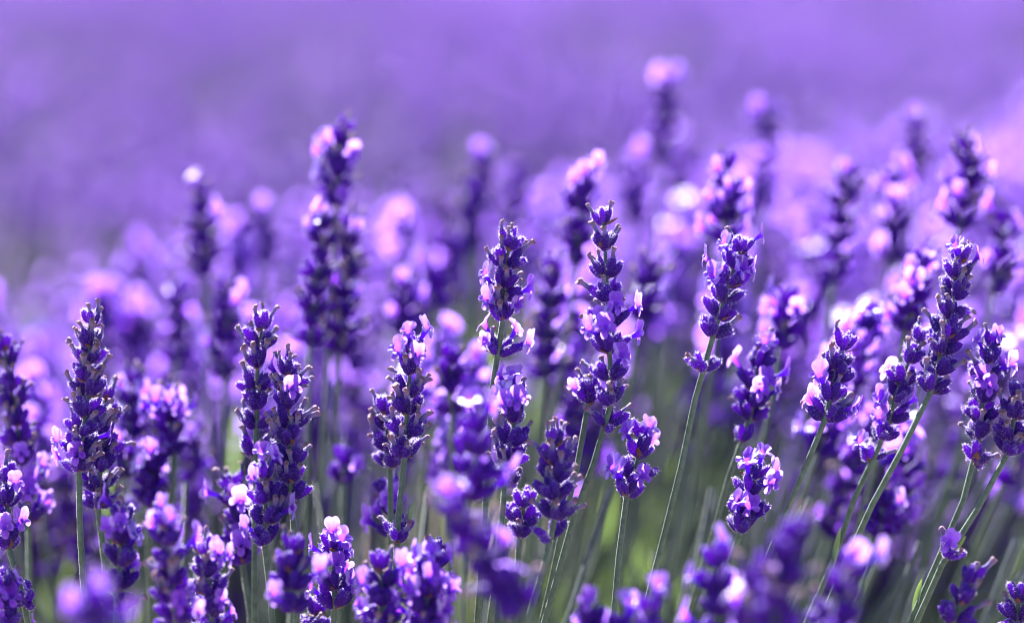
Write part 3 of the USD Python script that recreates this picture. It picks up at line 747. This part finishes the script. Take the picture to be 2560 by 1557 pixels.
def instancer(path, builders, items, label, cat):
    pi = UsdGeom.PointInstancer.Define(stage, path)
    targets = []
    for k, build in enumerate(builders):
        pp = f'{path}/kinds/kind_{k:03d}'
        UsdGeom.Xform.Define(stage, pp)
        build(pp)
        targets.append(Sdf.Path(pp))
    pi.CreatePrototypesRel().SetTargets(targets)
    pi.CreateProtoIndicesAttr(Vt.IntArray.FromNumpy(np.array([i[0] for i in items], np.int32)))
    pi.CreatePositionsAttr(Vt.Vec3fArray.FromNumpy(np.array([i[1] for i in items], np.float32)))
    pi.CreateScalesAttr(Vt.Vec3fArray.FromNumpy(np.array([[i[3]] * 3 for i in items], np.float32)))
    quats = []
    for i in items:
        d = i[2] / np.linalg.norm(i[2])
        q = (Gf.Rotation(Gf.Vec3d(0, 0, 1), math.degrees(i[4])) * Gf.Rotation(Gf.Vec3d(0, 0, 1), Gf.Vec3d(*map(float, d)))).GetQuat()
        quats.append(Gf.Quath(float(q.GetReal()), *[float(c) for c in q.GetImaginary()]))
    pi.CreateOrientationsAttr(Vt.QuathArray(quats))
    tag(path, label, cat, kind='stuff')


heads = [far_head(np.random.default_rng(900 + i), b, 0.30) for i, b in enumerate([.015, .05, .10, .17, .27, .40])]


def head_builder(h):
    def build(pp):
        put(pp, 'stem', h[0], STEM)
        put(pp, 'buds', h[1], BUD)
        if h[2] is not None:
            put(pp, 'petals', h[2], PETAL)
    return build


def dome_builder(seed):
    def build(pp):
        r = np.random.default_rng(seed)
        ms = []
        for k in range(260):
            phi, t = r.uniform(0, 6.28), math.sqrt(r.random())
            base = np.array([math.cos(phi) * t * .36, math.sin(phi) * t * .36, 0.26 * math.sqrt(max(0, 1 - t * t)) + .02])
            ms.append(place(make_leaf(r, r.uniform(.05, .1), .006, r.normal(0, .2)), frame(np.array([base[0], base[1], .35]) + r.normal(0, .12, 3), r.normal(0, 1, 3)), base * [1, 1, .6]))
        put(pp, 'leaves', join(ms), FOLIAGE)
    return build


crowd = []
for i in range(4900):
    y = fr.uniform(1.16, 2.35)
    x = (fr.uniform(-0.26, 0.26) if i < 1900 else fr.uniform(0.09, 0.24) if i < 3100 else fr.uniform(-0.24, -0.05)) * y
    if y > far_edge(x) + 0.1:
        continue
    z = CAM_H - 0.115 - abs(fr.normal(0, 0.04 if x / y < 0.1 else 0.085)) - (0.03 if y < 1.4 else 0.0) - 0.028 * float(np.clip(-x / y / 0.16, 0, 1))
    if -0.045 < x / y < 0.095 and z < CAM_H - 0.15:
        continue
    root = np.array([ROOT_X + 0.30 * (x - ROOT_X) + fr.normal(0, .03), y + fr.normal(0, .05), 0.02])
    d = np.array([x, y, z]) - root
    L = np.linalg.norm(d)
    crowd.append((int(np.clip(round(fr.normal(3.0 if x / y < 0.04 else 3.9, 1.4)), 0, 5)), np.array([x, y, z]) - d / L * 0.345, d, 1.0, fr.uniform(0, 6.28)))
instancer('/World/lavender_crowd', [head_builder(h) for h in heads], crowd, 'mass of purple lavender heads packed among the single blurred spikes of the near row', 'lavender')

DIR = np.array([0.69, 0.724])           # the rows' direction on the ground
NRM = np.array([-0.724, 0.69])
row0 = NRM @ np.array([0.0, 1.52])      # far edge of the near row
items, domes, far_items = [], [], []
# bushes still mostly in bud, or in fuller flower, than the rest
PATCHES = [(0.42, 3.2, .55, 0), (-0.26, 2.05, .4, 1.3), (-0.2, 2.6, .4, 1.0), (-0.05, 6.4, .8, 0.5), (-0.03, 2.9, .4, 3.0), (0.15, 4.6, .7, 2.6), (0.95, 2.9, .5, 0), (0.30, 2.5, .4, 0.3), (1.3, 9.0, 1.2, 0)]
for row in range(0, 90):
    off = row0 + 0.30 + 0.42 + row * 1.42
    for s in np.arange(-80, 260, 0.58):
        c = NRM * (off + fr.normal(0, .05)) + DIR * (s + fr.normal(0, .08))
        dist = c[1]
        if dist < 1.5 or abs(c[0]) > 0.24 * dist + 0.5 or dist > 150:
            continue
        h = fr.normal(1.0, .07)
        if dist < 34:
            nst = int(np.interp(dist, [2, 5, 12, 34], [760, 420, 140, 42]))
            domes.append((int(fr.integers(3)), np.array([c[0], c[1], 0]), np.array([0, 0, 1.0]), h, fr.uniform(0, 6.28)))
            tone = fr.normal(2.1 if dist > 3.4 else 2.5, 0.9)
            for (gx, gy, gr, gt) in PATCHES:
                if math.hypot(c[0] - gx, c[1] - gy) < gr:
                    tone = gt
            dens = fr.uniform(.85, 1.1)
            for k in range(int(nst * dens)):
                phi, t = fr.uniform(0, 6.28), math.sqrt(fr.random()) * 0.95
                lean = t * 0.95 + fr.normal(0, .07)
                d = np.array([math.sin(lean) * math.cos(phi), math.sin(lean) * math.sin(phi), math.cos(lean)])
                foot = np.array([c[0] + math.cos(phi) * t * .2, c[1] + math.sin(phi) * t * .2, (.19 + .035 * (1 - t)) * h + fr.normal(0, .02)])
                items.append((int(np.clip(round(tone + fr.normal(0, 1.0)), 0, 5)), foot, d, h * fr.uniform(.92, 1.12) * np.interp(dist, [8, 34], [1, 1.5]) ** .3, fr.uniform(0, 6.28)))
        else:
            far_items.append((int(fr.integers(3)), np.array([c[0], c[1], 0]), np.array([0, 0, 1.0]), h, fr.uniform(0, 6.28)))


def bush_builder(seed):
    def build(pp):
        r = np.random.default_rng(seed)
        B, P, S = [], [], []
        for k in range(36):
            hs, hb, hp = heads[int(r.choice([0, 1, 1, 2, 2, 3]))]
            phi, t = r.uniform(0, 6.28), math.sqrt(r.random()) * .92
            lean = t * .62
            d = np.array([math.sin(lean) * math.cos(phi), math.sin(lean) * math.sin(phi), math.cos(lean)])
            foot = np.array([math.cos(phi) * t * .2, math.sin(phi) * t * .2, .16])
            M = frame(d)
            S.append(place(hs, M, foot, 1.3)), B.append(place(hb, M, foot, 1.3))
            if hp is not None:
                P.append(place(hp, M, foot, 1.3))
        put(pp, 'stems', join(S), STEM), put(pp, 'buds', join(B), BUD), put(pp, 'petals', join(P), PETAL)
    return build


instancer('/World/lavender_field', [head_builder(h) for h in heads], items, 'purple lavender in soft rows filling the field behind the near row', 'lavender field')
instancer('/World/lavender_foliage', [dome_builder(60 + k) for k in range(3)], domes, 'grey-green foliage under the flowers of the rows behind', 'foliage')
instancer('/World/distant_lavender_field', [bush_builder(80 + k) for k in range(3)], far_items, 'distant lavender rows melting into a purple haze below the skyline', 'lavender field')
